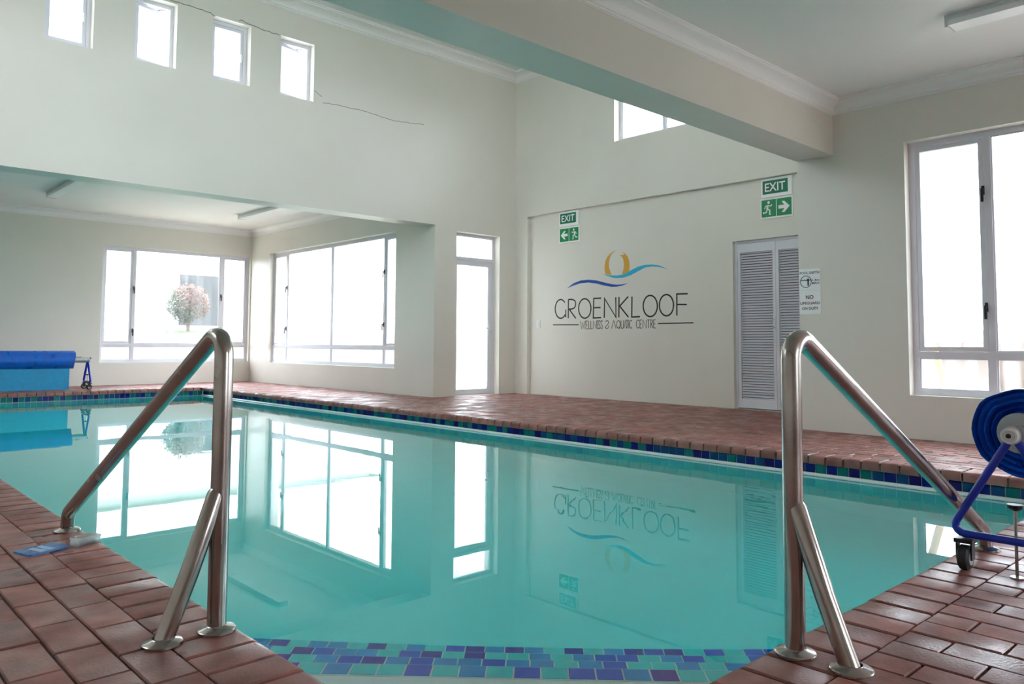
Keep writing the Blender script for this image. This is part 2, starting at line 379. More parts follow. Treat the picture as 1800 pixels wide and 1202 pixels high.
# crack in the left wall plaster
ck = MB()
def crack(pts, w):
    out = []
    for (a, b), (c, d) in zip(pts, pts[1:]):
        n = max(2, int(math.hypot(c-a, d-b)/.045))
        for i in range(n):
            t = i/n; out.append((a+(c-a)*t, b+(d-b)*t+random.uniform(-.007,.007)))
    out.append(pts[-1]); ck.ribbon(out, w, PY, YL+.001, YL-.0012)
crack([(3.008,4.567),(3.26,4.567),(3.456,4.559),(3.51,4.530)], .008)
crack([(3.80,4.572),(3.83,4.575),(4.081,4.536),(4.317,4.532)], .008)
crack([(4.80,3.955),(4.91,3.895)], .006); crack([(4.92,3.823),(5.193,3.838),(5.537,3.843),(5.992,3.804),(6.523,3.854)], .006)
part('plaster_crack', ck, M['crack'], w_left, False, 'thin dark crack in the plaster')

# ------------------------------------------------------------------ deck: mortar bed, coping bricks, paving bricks
fl = MB(); ZT = -.009
e = .012
hx0, hx1, hy0, hy1 = PX0+CO-e, PX1-CO+e, PY0+CO-e, PY1-CO+e
fl.box(XW-.3, hx0, YS-.3, YB+.3, -.058, ZT); fl.box(hx1, XL+.25, YS-.3, YB+.3, -.058, ZT)
fl.box(hx0, hx1, YS-.3, hy0, -.058, ZT); fl.box(hx0, hx1, hy1, YB+.3, -.058, ZT)
floor = solo('floor', fl, M['mortar'], 'red clay brick paved deck around the pool', 'floor', None, 'structure')

def brick_me(lx, ly, h, c, name, warp):
    mb = MB(); hx, hy = lx/2, ly/2
    z = [0 + random.uniform(-warp,warp) for _ in range(4)]
    q = [(-1,-1),(1,-1),(1,1),(-1,1)]
    mb.v = [(a*hx, b*hy, -h) for a, b in q] + [(a*hx, b*hy, -c*1.0+z[i]) for i, (a, b) in enumerate(q)] + [(a*(hx-c), b*(hy-c), z[i]) for i, (a, b) in enumerate(q)]
    mb.f = [(8,9,10,11)] + [(i,(i+1)%4,4+(i+1)%4,4+i) for i in range(4)] + [(4+i,4+(i+1)%4,8+(i+1)%4,8+i) for i in range(4)]
    return mb
BW, BL = .1095, .2225                      # paving module: x pitch, y length
CW = .19                                   # coping depth
cx0, cx1, cy0, cy1 = PX0+CO-CW, PX1-CO+CW, PY0+CO-CW, PY1-CO+CW    # outer edge of the coping ring
def pix(p):
    q = Vector(p)-Vector((0,0,CAM_H)); d = q.dot(fw)
    if d < .05: return None
    return 900+CAM_F*q.dot(RT)/d, CAM_CY-CAM_F*q.dot(UP)/d, d
bricks = []                                # (x, y, lx, ly)
def lay(x0, x1, y0, y1, xs, ys, BW=BW):
    # rows running along y; alternate rows shifted by half a brick; cut at the borders
    k = math.floor((x0-xs)/BW)
    while xs+k*BW < x1-.012:
        a, b = max(x0, xs+k*BW), min(x1, xs+(k+1)*BW)
        if b-a > .02:
            off = ys + (BL/2 if k % 2 else 0); j = math.floor((y0-off)/BL)
            while off+j*BL < y1-.012:
                c, d = max(y0, off+j*BL), min(y1, off+(j+1)*BL)
                if d-c > .02: bricks.append(((a+b)/2, (c+d)/2, b-a, d-c))
                j += 1
        k += 1
lay(XW, cx0, YS, YB, cx0-40*.1135, 2.939-20.5*BL, .1135)
lay(cx0, cx1, YS, cy0, 2.223-40*.1058, cy0-20*BL, .1058)
lay(cx1, XR, YS, BY1, cx1, cy0-20*BL); lay(cx1, XL-.002, BY1, YL, cx1, cy0-20*BL); lay(cx1, XA, YL, YB, cx1, cy0-20*BL)
lay(cx0, cx1, cy1, YB, 2.223-40*BW, cy1)
seen = []
rest = []
for bk in bricks:
    p = pix((bk[0], bk[1], 0))
    a = pix((bk[0]-bk[2]/2, bk[1]-bk[3]/2, 0)); b = pix((bk[0]+bk[2]/2, bk[1]+bk[3]/2, 0))
    vis = p and a and b and -90 < p[0] < 1890 and 600 < p[1] < 1290
    (seen if vis else rest).append((abs(bk[2]*bk[3])*CAM_H/p[2]**3 if vis else 0, bk))
seen.sort(key=lambda t: -t[0])
near, rest = seen[:300], seen[300:]+rest
cache = {}
J = .0065
def brick_mesh(lx, ly):
    key = (round(lx,3), round(ly,3), random.randrange(4))
    if key not in cache: cache[key] = brick_me(lx-J, ly-J, .045, .0032, 'brick', .0012).mesh('brick', M['brick'])
    return cache[key]
for _, (x, y, lx, ly) in near:
    inst('brick', brick_mesh(lx, ly), (x, y, random.uniform(-.0012,.0012)), floor, (0,0,random.uniform(-.006,.006)))
fb = MB()
for _, (x, y, lx, ly) in rest:
    hx, hy, c, dz = (lx-J)/2, (ly-J)/2, .0032, random.uniform(-.0015,.0015)
    fb.add([(x-hx,y-hy,-.04),(x+hx,y-hy,-.04),(x+hx,y+hy,-.04),(x-hx,y+hy,-.04),(x-hx,y-hy,dz-c),(x+hx,y-hy,dz-c),(x+hx,y+hy,dz-c),(x-hx,y+hy,dz-c),
            (x-hx+c,y-hy+c,dz),(x+hx-c,y-hy+c,dz),(x+hx-c,y+hy-c,dz),(x-hx+c,y+hy-c,dz)],
           [(8,9,10,11)] + [(i,(i+1)%4,4+(i+1)%4,4+i) for i in range(4)] + [(4+i,4+(i+1)%4,8+(i+1)%4,8+i) for i in range(4)])
bfo = bpy.data.objects.new('brick_field', fb.mesh('brick_field', M['brickfield'], fix=False)); bfo.location = -WLOC[floor]; link(bfo, floor); bfo['kind'] = 'stuff'

# bull-nosed coping bricks: profile (distance from the pool-side edge going outwards, z)
def coping_me(wid, lng, warp):
    r = .028; prof = []
    for i in range(6):
        a = math.pi/2*i/5; prof.append((r-r*math.sin(a), -r+r*math.cos(a)))
    prof = [(lng, -.002), (lng-.004, 0)] + prof + [(0,-.058), (lng,-.058)]
    n = len(prof); mb = MB(); c = .004; w = wid/2
    for u, sc in ((-w,.0),(-w+c,1),(w-c,1),(w,.0)):
        for (d, z) in prof:
            if sc: mb.v.append((u, d, z+random.uniform(-warp,warp)))
            else: mb.v.append((u, d+ (c if d < .05 else 0), z-(c if z > -.05 else 0)))
    for k in range(3):
        for i in range(n):
            i2 = (i+1) % n; mb.f.append((k*n+i, k*n+i2, (k+1)*n+i2, (k+1)*n+i))
    mb.f += [tuple(range(n)), tuple(3*n+i for i in range(n-1,-1,-1))]
    return mb.mesh('coping_brick', M['brick'], True)
CP = .1205
cop = [coping_me(CP-.011, CW, .0008) for _ in range(6)]
def coping_run(kind, a, b, edge):
    n = round((b-a)/CP); p = (b-a)/n
    for i in range(n):
        u = a+(i+.5)*p; me = cop[random.randrange(6)]; dz = random.uniform(-.0012,.0012)
        if kind == 'x-': loc, rz = (edge, u, dz), math.pi/2       # pool to the east
        elif kind == 'x+': loc, rz = (edge, u, dz), -math.pi/2
        elif kind == 'y-': loc, rz = (u, edge, dz), math.pi
        else: loc, rz = (u, edge, dz), 0
        inst('coping_brick', me, loc, floor, (0,0,rz+random.uniform(-.008,.008)))
coping_run('x-', PY0+CO-CW, PY1-CO, PX0+CO); coping_run('x+', PY0+CO, PY1-CO+CW, PX1-CO)
coping_run('y-', PX0+CO+.02, PX1-CO+CW, PY0+CO-.0); coping_run('y+', PX0+CO-CW, PX1-CO-.02, PY1-CO)

# ------------------------------------------------------------------ pool basin, waterline tiles, corner steps, water
pool = empty('swimming_pool', ((PX0+PX1)/2, (PY0+PY1)/2, -1.75))
tag(pool, 'long rectangular pool with a blue and teal waterline tile band', 'swimming pool')
T = .10; ZB = -1.75
bs = MB()
for x0, x1, y0, y1 in ((PX0-T,PX0,PY0-T,PY1+T),(PX1,PX1+T,PY0-T,PY1+T),(PX0,PX1,PY0-T,PY0),(PX0,PX1,PY1,PY1+T)): bs.box(x0,x1,y0,y1,ZB,-.0585)
bs.add([(PX0,PY0,-1.15),(PX1,PY0,-1.15),(PX1,PY1,-1.44),(PX0,PY1,-1.44),(PX0,PY0,ZB),(PX1,PY0,ZB),(PX1,PY1,ZB),(PX0,PY1,ZB)],
       [(0,1,2,3),(4,7,6,5),(0,4,5,1),(1,5,6,2),(2,6,7,3),(3,7,4,0)])
part('basin', bs, M['basin'], pool)
TP, TS, TG = .0765, .0715, .005
tile_mats = ['tile_teal']*5 + ['tile_blue']*6 + ['tile_navy']*4 + ['tile_violet']*2
def tile_meshes(ax, kind='tile', nm='waterline_tile'):
    out = {}
    for k in ('tile_teal','tile_blue','tile_navy','tile_violet'):
        mb = MB(); h = TS/2; c = .002; t = .006
        q = [(-h,-h),(h,-h),(h,h),(-h,h)]; q2 = [(a*(1-c/h), b*(1-c/h)) for a, b in q]
        P = {'x': lambda a,b,d: (-d,a,b), 'y': lambda a,b,d: (a,-d,b), 'z': lambda a,b,d: (a,b,d)}[ax]
        mb.v = [P(a,b,0) for a, b in q] + [P(a,b,t-c*.6) for a, b in q] + [P(a,b,t) for a, b in q2]
        mb.f = [(8,9,10,11)] + [(i,(i+1)%4,4+(i+1)%4,4+i) for i in range(4)] + [(4+i,4+(i+1)%4,8+(i+1)%4,8+i) for i in range(4)]
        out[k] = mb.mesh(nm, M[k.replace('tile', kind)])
    return out
TZ = -.0595-TP/2
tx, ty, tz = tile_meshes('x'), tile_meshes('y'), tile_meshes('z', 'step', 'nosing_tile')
gr = MB().box(PX1-.002, PX1, PY0, PY1, -.30, -.0586).box(PX0, PX1, PY1-.002, PY1, -.30, -.0586)
part('grout_band', gr, M['grout'], pool)
def pick(prev):
    while True:
        k = random.choice(tile_mats)
        if k != prev or random.random() < .35: return k
n = int((PY1-PY0)/TP); k = None
for i in range(n):
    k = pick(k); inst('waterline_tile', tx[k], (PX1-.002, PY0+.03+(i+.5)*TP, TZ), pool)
n = int((PX1-PX0-.01)/TP)
for i in range(n):
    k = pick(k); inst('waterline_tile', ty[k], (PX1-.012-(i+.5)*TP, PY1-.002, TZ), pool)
# second course below the water, joined
lower = MB()
LM = {}
for i in range(int((PY1-PY0)/TP)):
    LM.setdefault(random.choice(tile_mats), MB()).box(PX1-.007, PX1-.001, PY0+.03+i*TP+.002, PY0+.03+(i+1)*TP-.002, TZ-TP-TS/2, TZ-TP+TS/2)
for i in range(n):
    x = PX1-.012-(i+.5)*TP
    LM.setdefault(random.choice(tile_mats), MB()).box(x-TS/2, x+TS/2, PY1-.007, PY1-.001, TZ-TP-TS/2, TZ-TP+TS/2)
for key, mb in LM.items(): part('submerged_tile_course', mb, M[key], pool, kind='stuff')
# white rail along the far waterline
rp = MB().tube([(PX1-.020, PY0+.01, WZ+.006), (PX1-.020, PY1-.012, WZ+.006)], .015, 12)
part('waterline_rail', rp, M['pipe'], pool, True, 'white round rail along the waterline')
# corner steps, cut across the corner at 45 degrees
S1, TREAD, RISE, ZS = 2.284, .28, .235, -.21
r2 = math.sqrt(.5)
for kstep in range(4):
    s = S1+TREAD*kstep; top = ZS-RISE*kstep; c = s/r2
    a = (PX0, c-PX0); b = (c-PY0, PY0)
    mb = MB(); m = len(mb.v)
    tri = [(PX0,PY0), b, a]
    mb.add([(x,y,-1.6) for x, y in tri]+[(x,y,top) for x, y in tri], [(0,2,1),(3,4,5),(0,1,4,3),(1,2,5,4),(2,0,3,5)])
    st = part('step', mb, M['basin'], pool)
    L = math.hypot(b[0]-a[0], b[1]-a[1]); nt = int(L/TP); d = ((b[0]-a[0])/L, (b[1]-a[1])/L)
    g0 = MB(); w = TP+.003
    ia, ib = (a[0]-w*r2, a[1]-w*r2), (b[0]-w*r2, b[1]-w*r2)
    g0.add([(*a,top),(*b,top),(*ib,top),(*ia,top),(*a,top+.0035),(*b,top+.0035),(*ib,top+.0035),(*ia,top+.0035)],
           [(0,3,2,1),(4,5,6,7),(0,1,5,4),(1,2,6,5),(2,3,7,6),(3,0,4,7)])
    part('grout_line', g0, M['grout'], st)
    sh = random.uniform(0,.05); kk = None
    for i in range(nt):
        t = sh+(i+.5)*TP
        if t > L-.04 or t < .04: continue
        kk = pick(kk)
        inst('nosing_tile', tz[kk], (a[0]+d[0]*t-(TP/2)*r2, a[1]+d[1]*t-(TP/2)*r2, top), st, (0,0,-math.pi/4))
wb = MB().box(PX0-.02, PX1+.02, PY0-.02, PY1+.02, -1.6, WZ)
solo('pool_water', wb, M['water'], 'still teal water filling the pool and mirroring the windows', 'water', None, 'stuff')

# ------------------------------------------------------------------ windows and doors
def ring(mb, ax, u0, u1, z0, z1, w, d0, d1):
    boxw(mb, ax, u0, u0+w, d0, d1, z0, z1); boxw(mb, ax, u1-w, u1, d0, d1, z0, z1)
    boxw(mb, ax, u0+w, u1-w, d0, d1, z0, z0+w); boxw(mb, ax, u0+w, u1-w, d0, d1, z1-w, z1); return mb
def window(name, ax, u0, u1, z0, z1, d, out, mull, trans, glassmat, label, sashes=(), handles=(), gm_low=None):
    """u = along the wall, d = inner face of the frame, out = +1/-1 outward direction along d.
    mull: centre lines, trans: height of the transom (or None), sashes: column numbers that open, handles: (u, z)"""
    loc = (d+out*.03, (u0+u1)/2, z0) if ax == 'x' else ((u0+u1)/2, d+out*.03, z0)
    r = tag(empty(name, loc), label, 'window', None, 'structure')
    F, W = .045, .05
    part('frame', ring(MB(), ax, u0, u1, z0, z1, F, d, d+out*W), M['frame'], r)
    for u in mull: part('mullion', boxw(MB(), ax, u-.025, u+.025, d, d+out*W, z0+F, z1-F), M['frame'], r)
    cols = [u0+F-.025] + list(mull) + [u1-F+.025]
    rows = [z0+F-.025] + ([trans] if trans else []) + [z1-F+.025]
    for i in range(len(cols)-1):
        a, b = cols[i]+.025, cols[i+1]-.025
        if trans: part('transom_bar', boxw(MB(), ax, a, b, d, d+out*W, trans-.025, trans+.025), M['frame'], r)
        for j in range(len(rows)-1):
            c, e_ = rows[j]+.025, rows[j+1]-.025
            if i in sashes and j == len(rows)-2:
                s_ = part('sash', ring(MB(), ax, a+.004, b-.004, c+.004, e_-.004, .036, d+out*.008, d+out*(W+.008)), M['frame'], r)
                part('pane', boxw(MB(), ax, a+.038, b-.038, d+out*.026, d+out*.031, c+.038, e_-.038), glassmat, s_)
            else:
                part('glazing_bead', ring(MB(), ax, a, b, c, e_, .012, d+out*.010, d+out*.022), M['frame'], r)
                part('pane', boxw(MB(), ax, a-.004, b+.004, d+out*.024, d+out*.029, c-.004, e_+.004), glassmat, r)
    for (u, z) in handles:
        hb = MB(); s = -out
        boxw(hb, ax, u-.010, u+.010, d, d+s*.012, z-.035, z+.035)
        boxw(hb, ax, u-.008, u+.008, d+s*.012, d+s*.030, z-.008, z+.010)
        boxw(hb, ax, u-.009, u+.009, d+s*.026, d+s*.038, z-.095, z+.012)
        part('handle', hb, M['black'], r)
    return r
window('window_1', 'y', W_B[0], W_B[1], W_B[2], W_B[3], YB+.08, 1, [4.598, 6.19], .700, M['glass_b'],
       'white framed alcove window showing the round red shrub', (0,2), [(4.598,1.72),(4.598,.96),(6.19,1.65)])
window('window_2', 'x', W_A[0], W_A[1], W_A[2], W_A[3], XA+.09, 1, [10.245, 11.85, 13.47], .690, M['glass_a'],
       'widest white framed window, on the alcove side wall', (0,3), [(10.245,1.87),(10.245,1.05),(13.47,1.78),(13.47,1.02)])
def high_window(i, a, b, opened, label):
    d = YL+.11
    r = tag(empty('window_%d' % i, ((a+b)/2, d+.03, HZ0)), label, 'window', None, 'structure')
    part('frame', ring(MB(), 'y', a, b, HZ0, HZ1, .04, d, d+.05), M['frame'], r)
    u0, u1, z0, z1 = a+.042, b-.042, HZ0+.042, HZ1-.042
    w = u1-u0
    def P(t, off, z):   # along sash, thickness
        ang = math.radians(opened)
        return (u0+math.cos(ang)*t-math.sin(ang)*off, d+.03+math.sin(ang)*t+math.cos(ang)*off, z)
    def pbox(t0, t1, o0, o1, za, zb):
        return MB().add([P(t,o,z) for z in (za,zb) for t, o in ((t0,o0),(t1,o0),(t1,o1),(t0,o1))], [(0,3,2,1),(4,5,6,7),(0,1,5,4),(1,2,6,5),(2,3,7,6),(3,0,4,7)])
    sm = MB()
    for t0, t1, za, zb in ((0,.035,z0,z1),(w-.035,w,z0,z1),(.035,w-.035,z0,z0+.035),(.035,w-.035,z1-.035,z1)):
        q = pbox(t0,t1,-.015,.025,za,zb); sm.add(q.v, q.f)
    s_ = part('sash', sm, M['frame'], r)
    part('pane', pbox(.033,w-.033,.003,.008,z0+.033,z1-.033), M['glass_h'], s_)
    if opened:
        part('window_stay', MB().bar(P(w*.7,0,z1-.005), (u1-.02,d+.03,z1+.005), .012, .006), M['black'], r)
    q = pbox(w-.03,w-.012,-.04,-.018,(z0+z1)/2-.06,(z0+z1)/2+.03); part('handle', q, M['white'], s_)
high_window(3, *HW[0], 0, 'first small high window from the left, cut by the frame edge')
high_window(4, *HW[1], 15, 'second small high window from the left, sash standing open')
high_window(5, *HW[2], 0, 'third small high window from the left, closed')
high_window(6, *HW[3], 15, 'fourth small high window, open, nearest the room corner')
for i, (a_, b_) in enumerate(HWX): high_window(20+i, a_, b_, 0, 'unseen small high window added to the row for daylight')
for i, (a_, b_) in enumerate(HB): window('window_%d' % (30+i), 'y', a_, b_, 3.55, 4.65, BY0+.08, 1, [(a_+b_)/2], None, M['glass_h'], 'unseen high window added above the beam for daylight')
window('window_40', 'x', 3.9, 8.3, 3.5, 4.7, XW-.1, -1, [5.0, 6.1, 7.2], None, M['glass_h'], 'unseen wide high window added behind the camera for daylight')  # unseen west window, added for more daylight in the high bay
window('window_7', 'x', W_H[0], W_H[1], W_H[2], W_H[3], XL+.05, 1, [5.33, 6.09], None, M['glass_h'], 'high wide window on the back wall half hidden by the beam')
window('window_8', 'x', W_R[0], W_R[1], W_R[2], W_R[3], XR+.10, 1, [1.10, 1.893], .686, M['glass_r'],
       'tall frosted window on the right wall beside the depth notice', (2,), [(1.925,1.99),(1.925,1.064)])

# glazed door in the left wall
d = YL+.12
dr = tag(empty('door_1', (7.567, d+.03, 0)), 'white framed frosted glass door with a transom pane', 'door', None, 'structure')
part('frame', MB().box(7.146,7.19,d,d+.06,0,2.398).box(7.944,7.988,d,d+.06,0,2.398).box(7.19,7.944,d,d+.06,2.355,2.398).box(7.19,7.944,d,d+.06,2.00,2.05), M['frame'], dr)
part('transom_pane', MB().box(7.185,7.948,d+.026,d+.032,2.045,2.36), M['glass_d'], dr)
lf = part('door_leaf', ring(MB(), 'y', 7.193, 7.941, .012, 1.997, .07, d+.008, d+.05), M['frame'], dr)
part('pane', MB().box(7.26,7.874,d+.026,d+.032,.08,1.93), M['glass_d'], lf)
part('handle', MB().box(7.888,7.922,d+.008,d-.004,.90,1.06).box(7.895,7.912,d-.004,d-.045,.985,1.005).box(7.79,7.912,d-.035,d-.05,.985,1.005), M['white'], lf)
part('lock_cylinder', MB().cyl((7.905,d+.004,.935),(7.905,d-.012,.935),.012,12), M['alu'], lf)
part('threshold', MB().box(7.146,7.988,d-.02,d+.09,-.004,.012), M['alu'], dr)

# louvred double doors in the back wall
d = XL+.05
dl = tag(empty('door_2', (d+.02, 4.537, 0)), 'white louvred double doors on the back wall', 'door', None, 'structure')
part('frame', MB().box(d,d+.06,5.035,5.063,0,2.013).box(d,d+.06,4.012,4.04,0,2.013).box(d,d+.06,4.04,5.035,1.985,2.013), M['frame'], dl)
part('shade_backing', MB().box(XL+.21,XL+.249,4.012,5.063,0,2.013), M['dark'], dl)  # added dark sheet: paints the shade behind the slats, keeps daylight out
slat = MB(); a = math.radians(44); hw = .0160
dx, dz = math.cos(a)*hw, math.sin(a)*hw
SLW = .418
for y in (-SLW/2, SLW/2):
    slat.v += [(-dx,y,-dz),(dx,y,dz),(dx-.003,y,dz+.004),(-dx-.003,y,-dz+.004)]
slat.f = [(0,1,2,3),(7,6,5,4),(0,4,5,1),(1,5,6,2),(2,6,7,3),(3,7,4,0)]
slat_me = slat.mesh('louvre_slat', M['frame'])
for y0, y1 in ((4.539,5.033),(4.042,4.535)):
    lm = MB().box(d+.005,d+.05,y0,y0+.036,.012,1.982).box(d+.005,d+.05,y1-.036,y1,.012,1.982)
    lm.box(d+.005,d+.05,y0+.036,y1-.036,1.875,1.982).box(d+.005,d+.05,y0+.036,y1-.036,.012,.115)
    lf = part('door_leaf', lm, M['frame'], dl)
    nsl = 57; p = (1.868-.122)/(nsl-1)
    for i in range(nsl): inst('louvre_slat', slat_me, (d+.028, (y0+y1)/2, .122+i*p), lf)
    if y0 > 4.5:
        part('handle', MB().box(d+.005,d-.004,4.548,4.572,.93,1.09).box(d-.004,d-.045,4.555,4.567,1.055,1.07).box(d-.032,d-.045,4.555,4.66,1.055,1.07), M['white'], lf)
        part('keyhole', MB().box(d-.004,d-.006,4.556,4.564,.955,.975), M['black'], lf)
        for z in (.22,1.0,1.75): part('hinge', MB().box(d-.004,d+.008,5.028,5.052,z-.055,z+.055).cyl((d-.006,5.034,z-.055),(d-.006,5.034,z+.055),.007,10), M['frame'], lf)

# unseen windows, added to let daylight onto the aisle and near deck
for i, (a, b, c, e_) in enumerate(WESTWIN):
    window('window_%d' % (9+i), 'x', a, b, c, e_, XW-.1, -1, [(a+b)/2], .69, M['glass_a'], 'white framed window on the wall behind the camera')
for i, (a, b) in enumerate([(1.8,3.4)]):
    window('window_%d' % (11+i), 'y', a, b, .35, 2.46, YS-.1, -1, [(a+b)/2], .69, M['glass_a'], 'unseen white framed window added in the south wall for daylight')

# ------------------------------------------------------------------ painted logo on the back wall
LOGO_LETTERS = [[(7.847,1.369),(7.865,1.39),(7.886,1.405),(7.909,1.415),(7.933,1.418),(7.958,1.414),(7.98,1.404),(8.001,1.388),(8.018,1.367),(8.03,1.341),(8.038,1.312),(8.041,1.282),(8.038,1.252),(8.03,1.222),(8.017,1.196),(8.0,1.174),(7.98,1.157),(7.957,1.145),(7.933,1.14),(7.908,1.142),(7.885,1.15),(7.864,1.164),(7.846,1.184),(7.827,1.165),(7.827,1.267)],[(7.774,1.413),(7.777,1.136)],[(7.774,1.413),(7.69,1.409),(7.647,1.389),(7.633,1.354),(7.636,1.315),(7.659,1.286),(7.699,1.272),(7.769,1.27)],[(7.757,1.267),(7.629,1.133)],[(7.338,1.268),(7.341,1.299),(7.349,1.328),(7.363,1.355),(7.382,1.378),(7.404,1.395),(7.429,1.407),(7.455,1.411),(7.482,1.409),(7.507,1.399),(7.529,1.383),(7.548,1.362),(7.563,1.335),(7.571,1.306),(7.574,1.275),(7.571,1.243),(7.562,1.213),(7.548,1.186),(7.529,1.164),(7.507,1.147),(7.482,1.136),(7.455,1.132),(7.429,1.135),(7.404,1.144),(7.382,1.16),(7.363,1.182),(7.349,1.208),(7.341,1.237),(7.338,1.268)],[(7.149,1.408),(7.286,1.408),(7.295,1.132),(7.152,1.134)],[(7.29,1.276),(7.16,1.276)],[(7.093,1.13),(7.087,1.401),(6.883,1.132),(6.886,1.41)],[(6.828,1.411),(6.832,1.131)],[(6.668,1.411),(6.816,1.285),(6.666,1.13)],[(6.604,1.408),(6.609,1.13),(6.471,1.133)],[(6.185,1.266),(6.188,1.298),(6.196,1.327),(6.209,1.354),(6.227,1.377),(6.249,1.395),(6.273,1.406),(6.299,1.411),(6.324,1.409),(6.349,1.399),(6.371,1.383),(6.39,1.361),(6.404,1.335),(6.413,1.305),(6.416,1.274),(6.413,1.242),(6.405,1.212),(6.391,1.184),(6.373,1.162),(6.351,1.144),(6.326,1.133),(6.3,1.129),(6.275,1.132),(6.25,1.142),(6.229,1.158),(6.21,1.18),(6.197,1.206),(6.188,1.235),(6.185,1.266)],[(5.93,1.268),(5.932,1.299),(5.94,1.328),(5.953,1.355),(5.97,1.378),(5.991,1.395),(6.014,1.406),(6.039,1.411),(6.064,1.408),(6.088,1.399),(6.109,1.383),(6.127,1.362),(6.141,1.336),(6.149,1.307),(6.152,1.276),(6.15,1.245),(6.142,1.215),(6.128,1.188),(6.111,1.166),(6.089,1.149),(6.066,1.138),(6.041,1.134),(6.016,1.137),(5.993,1.146),(5.972,1.162),(5.954,1.184),(5.941,1.209),(5.933,1.238),(5.93,1.268)],[(5.713,1.408),(5.878,1.411),(5.88,1.134)],[(5.875,1.276),(5.727,1.271)]]
LOGO_RULES = [[(8.086,1.046),(7.572,1.04)],[(6.175,1.036),(5.63,1.037)]]
LOGO_SUB = [[(7.538,1.093),(7.513,0.979),(7.492,1.07),(7.472,0.979),(7.45,1.092)],[(7.396,1.092),(7.433,1.092),(7.433,0.979),(7.396,0.979)],[(7.433,1.036),(7.404,1.036)],[(7.383,1.092),(7.383,0.979),(7.35,0.979)],[(7.34,1.092),(7.34,0.979),(7.307,0.979)],[(7.295,0.979),(7.295,1.092),(7.241,0.979),(7.241,1.091)],[(7.198,1.091),(7.226,1.091),(7.226,0.979),(7.198,0.979)],[(7.226,1.035),(7.204,1.035)],[(7.166,1.074),(7.174,1.091),(7.188,1.091),(7.196,1.069),(7.192,1.046),(7.172,1.024),(7.167,1.002),(7.175,0.979),(7.19,0.979),(7.198,0.996)],[(7.123,1.074),(7.132,1.091),(7.148,1.091),(7.157,1.069),(7.152,1.046),(7.131,1.024),(7.125,1.002),(7.134,0.979),(7.15,0.979),(7.159,0.996)],[(7.072,1.068),(7.054,1.09),(7.029,1.09),(7.012,1.068),(7.026,1.04),(7.061,1.013),(7.075,0.993),(7.054,0.979),(7.03,0.982),(7.012,1.007),(7.008,1.024)],[(6.961,0.979),(6.921,1.09),(6.882,0.979)],[(6.84,1.089),(6.863,1.073),(6.873,1.034),(6.863,0.996),(6.84,0.979),(6.817,0.996),(6.807,1.034),(6.817,1.073),(6.84,1.089)],[(6.834,1.001),(6.808,0.974)],[(6.795,1.089),(6.795,1.007),(6.784,0.979),(6.763,0.979),(6.752,1.007),(6.752,1.089)],[(6.743,0.979),(6.721,1.089),(6.7,0.979)],[(6.712,1.089),(6.669,1.089)],[(6.691,1.089),(6.691,0.979)],[(6.664,0.979),(6.663,1.089)],[(6.606,1.072),(6.619,1.088),(6.637,1.083),(6.651,1.045),(6.651,1.023),(6.638,0.985),(6.62,0.979),(6.606,0.996)],[(6.486,1.071),(6.5,1.088),(6.52,1.082),(6.534,1.045),(6.534,1.023),(6.52,0.985),(6.501,0.979),(6.487,0.996)],[(6.439,1.088),(6.471,1.088),(6.472,0.979),(6.44,0.979)],[(6.472,1.034),(6.446,1.033)],[(6.422,0.979),(6.421,1.087),(6.364,0.979),(6.363,1.087)],[(6.348,1.087),(6.308,1.087)],[(6.328,1.087),(6.329,0.979)],[(6.294,0.979),(6.293,1.087),(6.273,1.087),(6.259,1.065),(6.273,1.035),(6.294,1.033)],[(6.283,1.033),(6.26,0.979)],[(6.213,1.086),(6.246,1.087),(6.247,0.979),(6.214,0.979)],[(6.246,1.033),(6.22,1.033)]]
LOGO_SUN = [[(6.856,2.069),(6.926,2.05),(6.99,2.018),(7.038,1.978),(7.07,1.925),(7.088,1.851),(7.084,1.788),(7.067,1.744),(6.956,1.721),(6.987,1.782),(7.008,1.846),(7.009,1.889),(6.99,1.962),(6.955,2.015),(6.911,2.046)],[(6.789,2.038),(6.724,2.006),(6.678,1.962),(6.651,1.9),(6.642,1.832),(6.648,1.778),(6.667,1.731),(6.774,1.72),(6.749,1.785),(6.74,1.851),(6.749,1.919),(6.77,1.957),(6.814,1.989),(6.727,1.987),(6.751,2.011)]]
LOGO_WAVES = [[(7.135,1.757),(7.055,1.734),(6.959,1.717),(6.864,1.71),(6.74,1.72),(6.618,1.768),(6.498,1.808),(6.379,1.824),(6.263,1.821),(6.149,1.799),(6.078,1.77),(6.023,1.735),(6.078,1.758),(6.149,1.779),(6.263,1.794),(6.379,1.788),(6.498,1.746),(6.618,1.7),(6.74,1.674),(6.865,1.672),(6.959,1.689),(7.055,1.722)],[(7.805,1.577),(7.673,1.646),(7.535,1.679),(7.383,1.681),(7.233,1.662),(7.087,1.625),(6.959,1.595),(6.865,1.582),(6.772,1.582),(6.664,1.595),(6.772,1.565),(6.865,1.556),(6.959,1.558),(7.087,1.581),(7.234,1.618),(7.383,1.64),(7.535,1.638),(7.673,1.612)]]

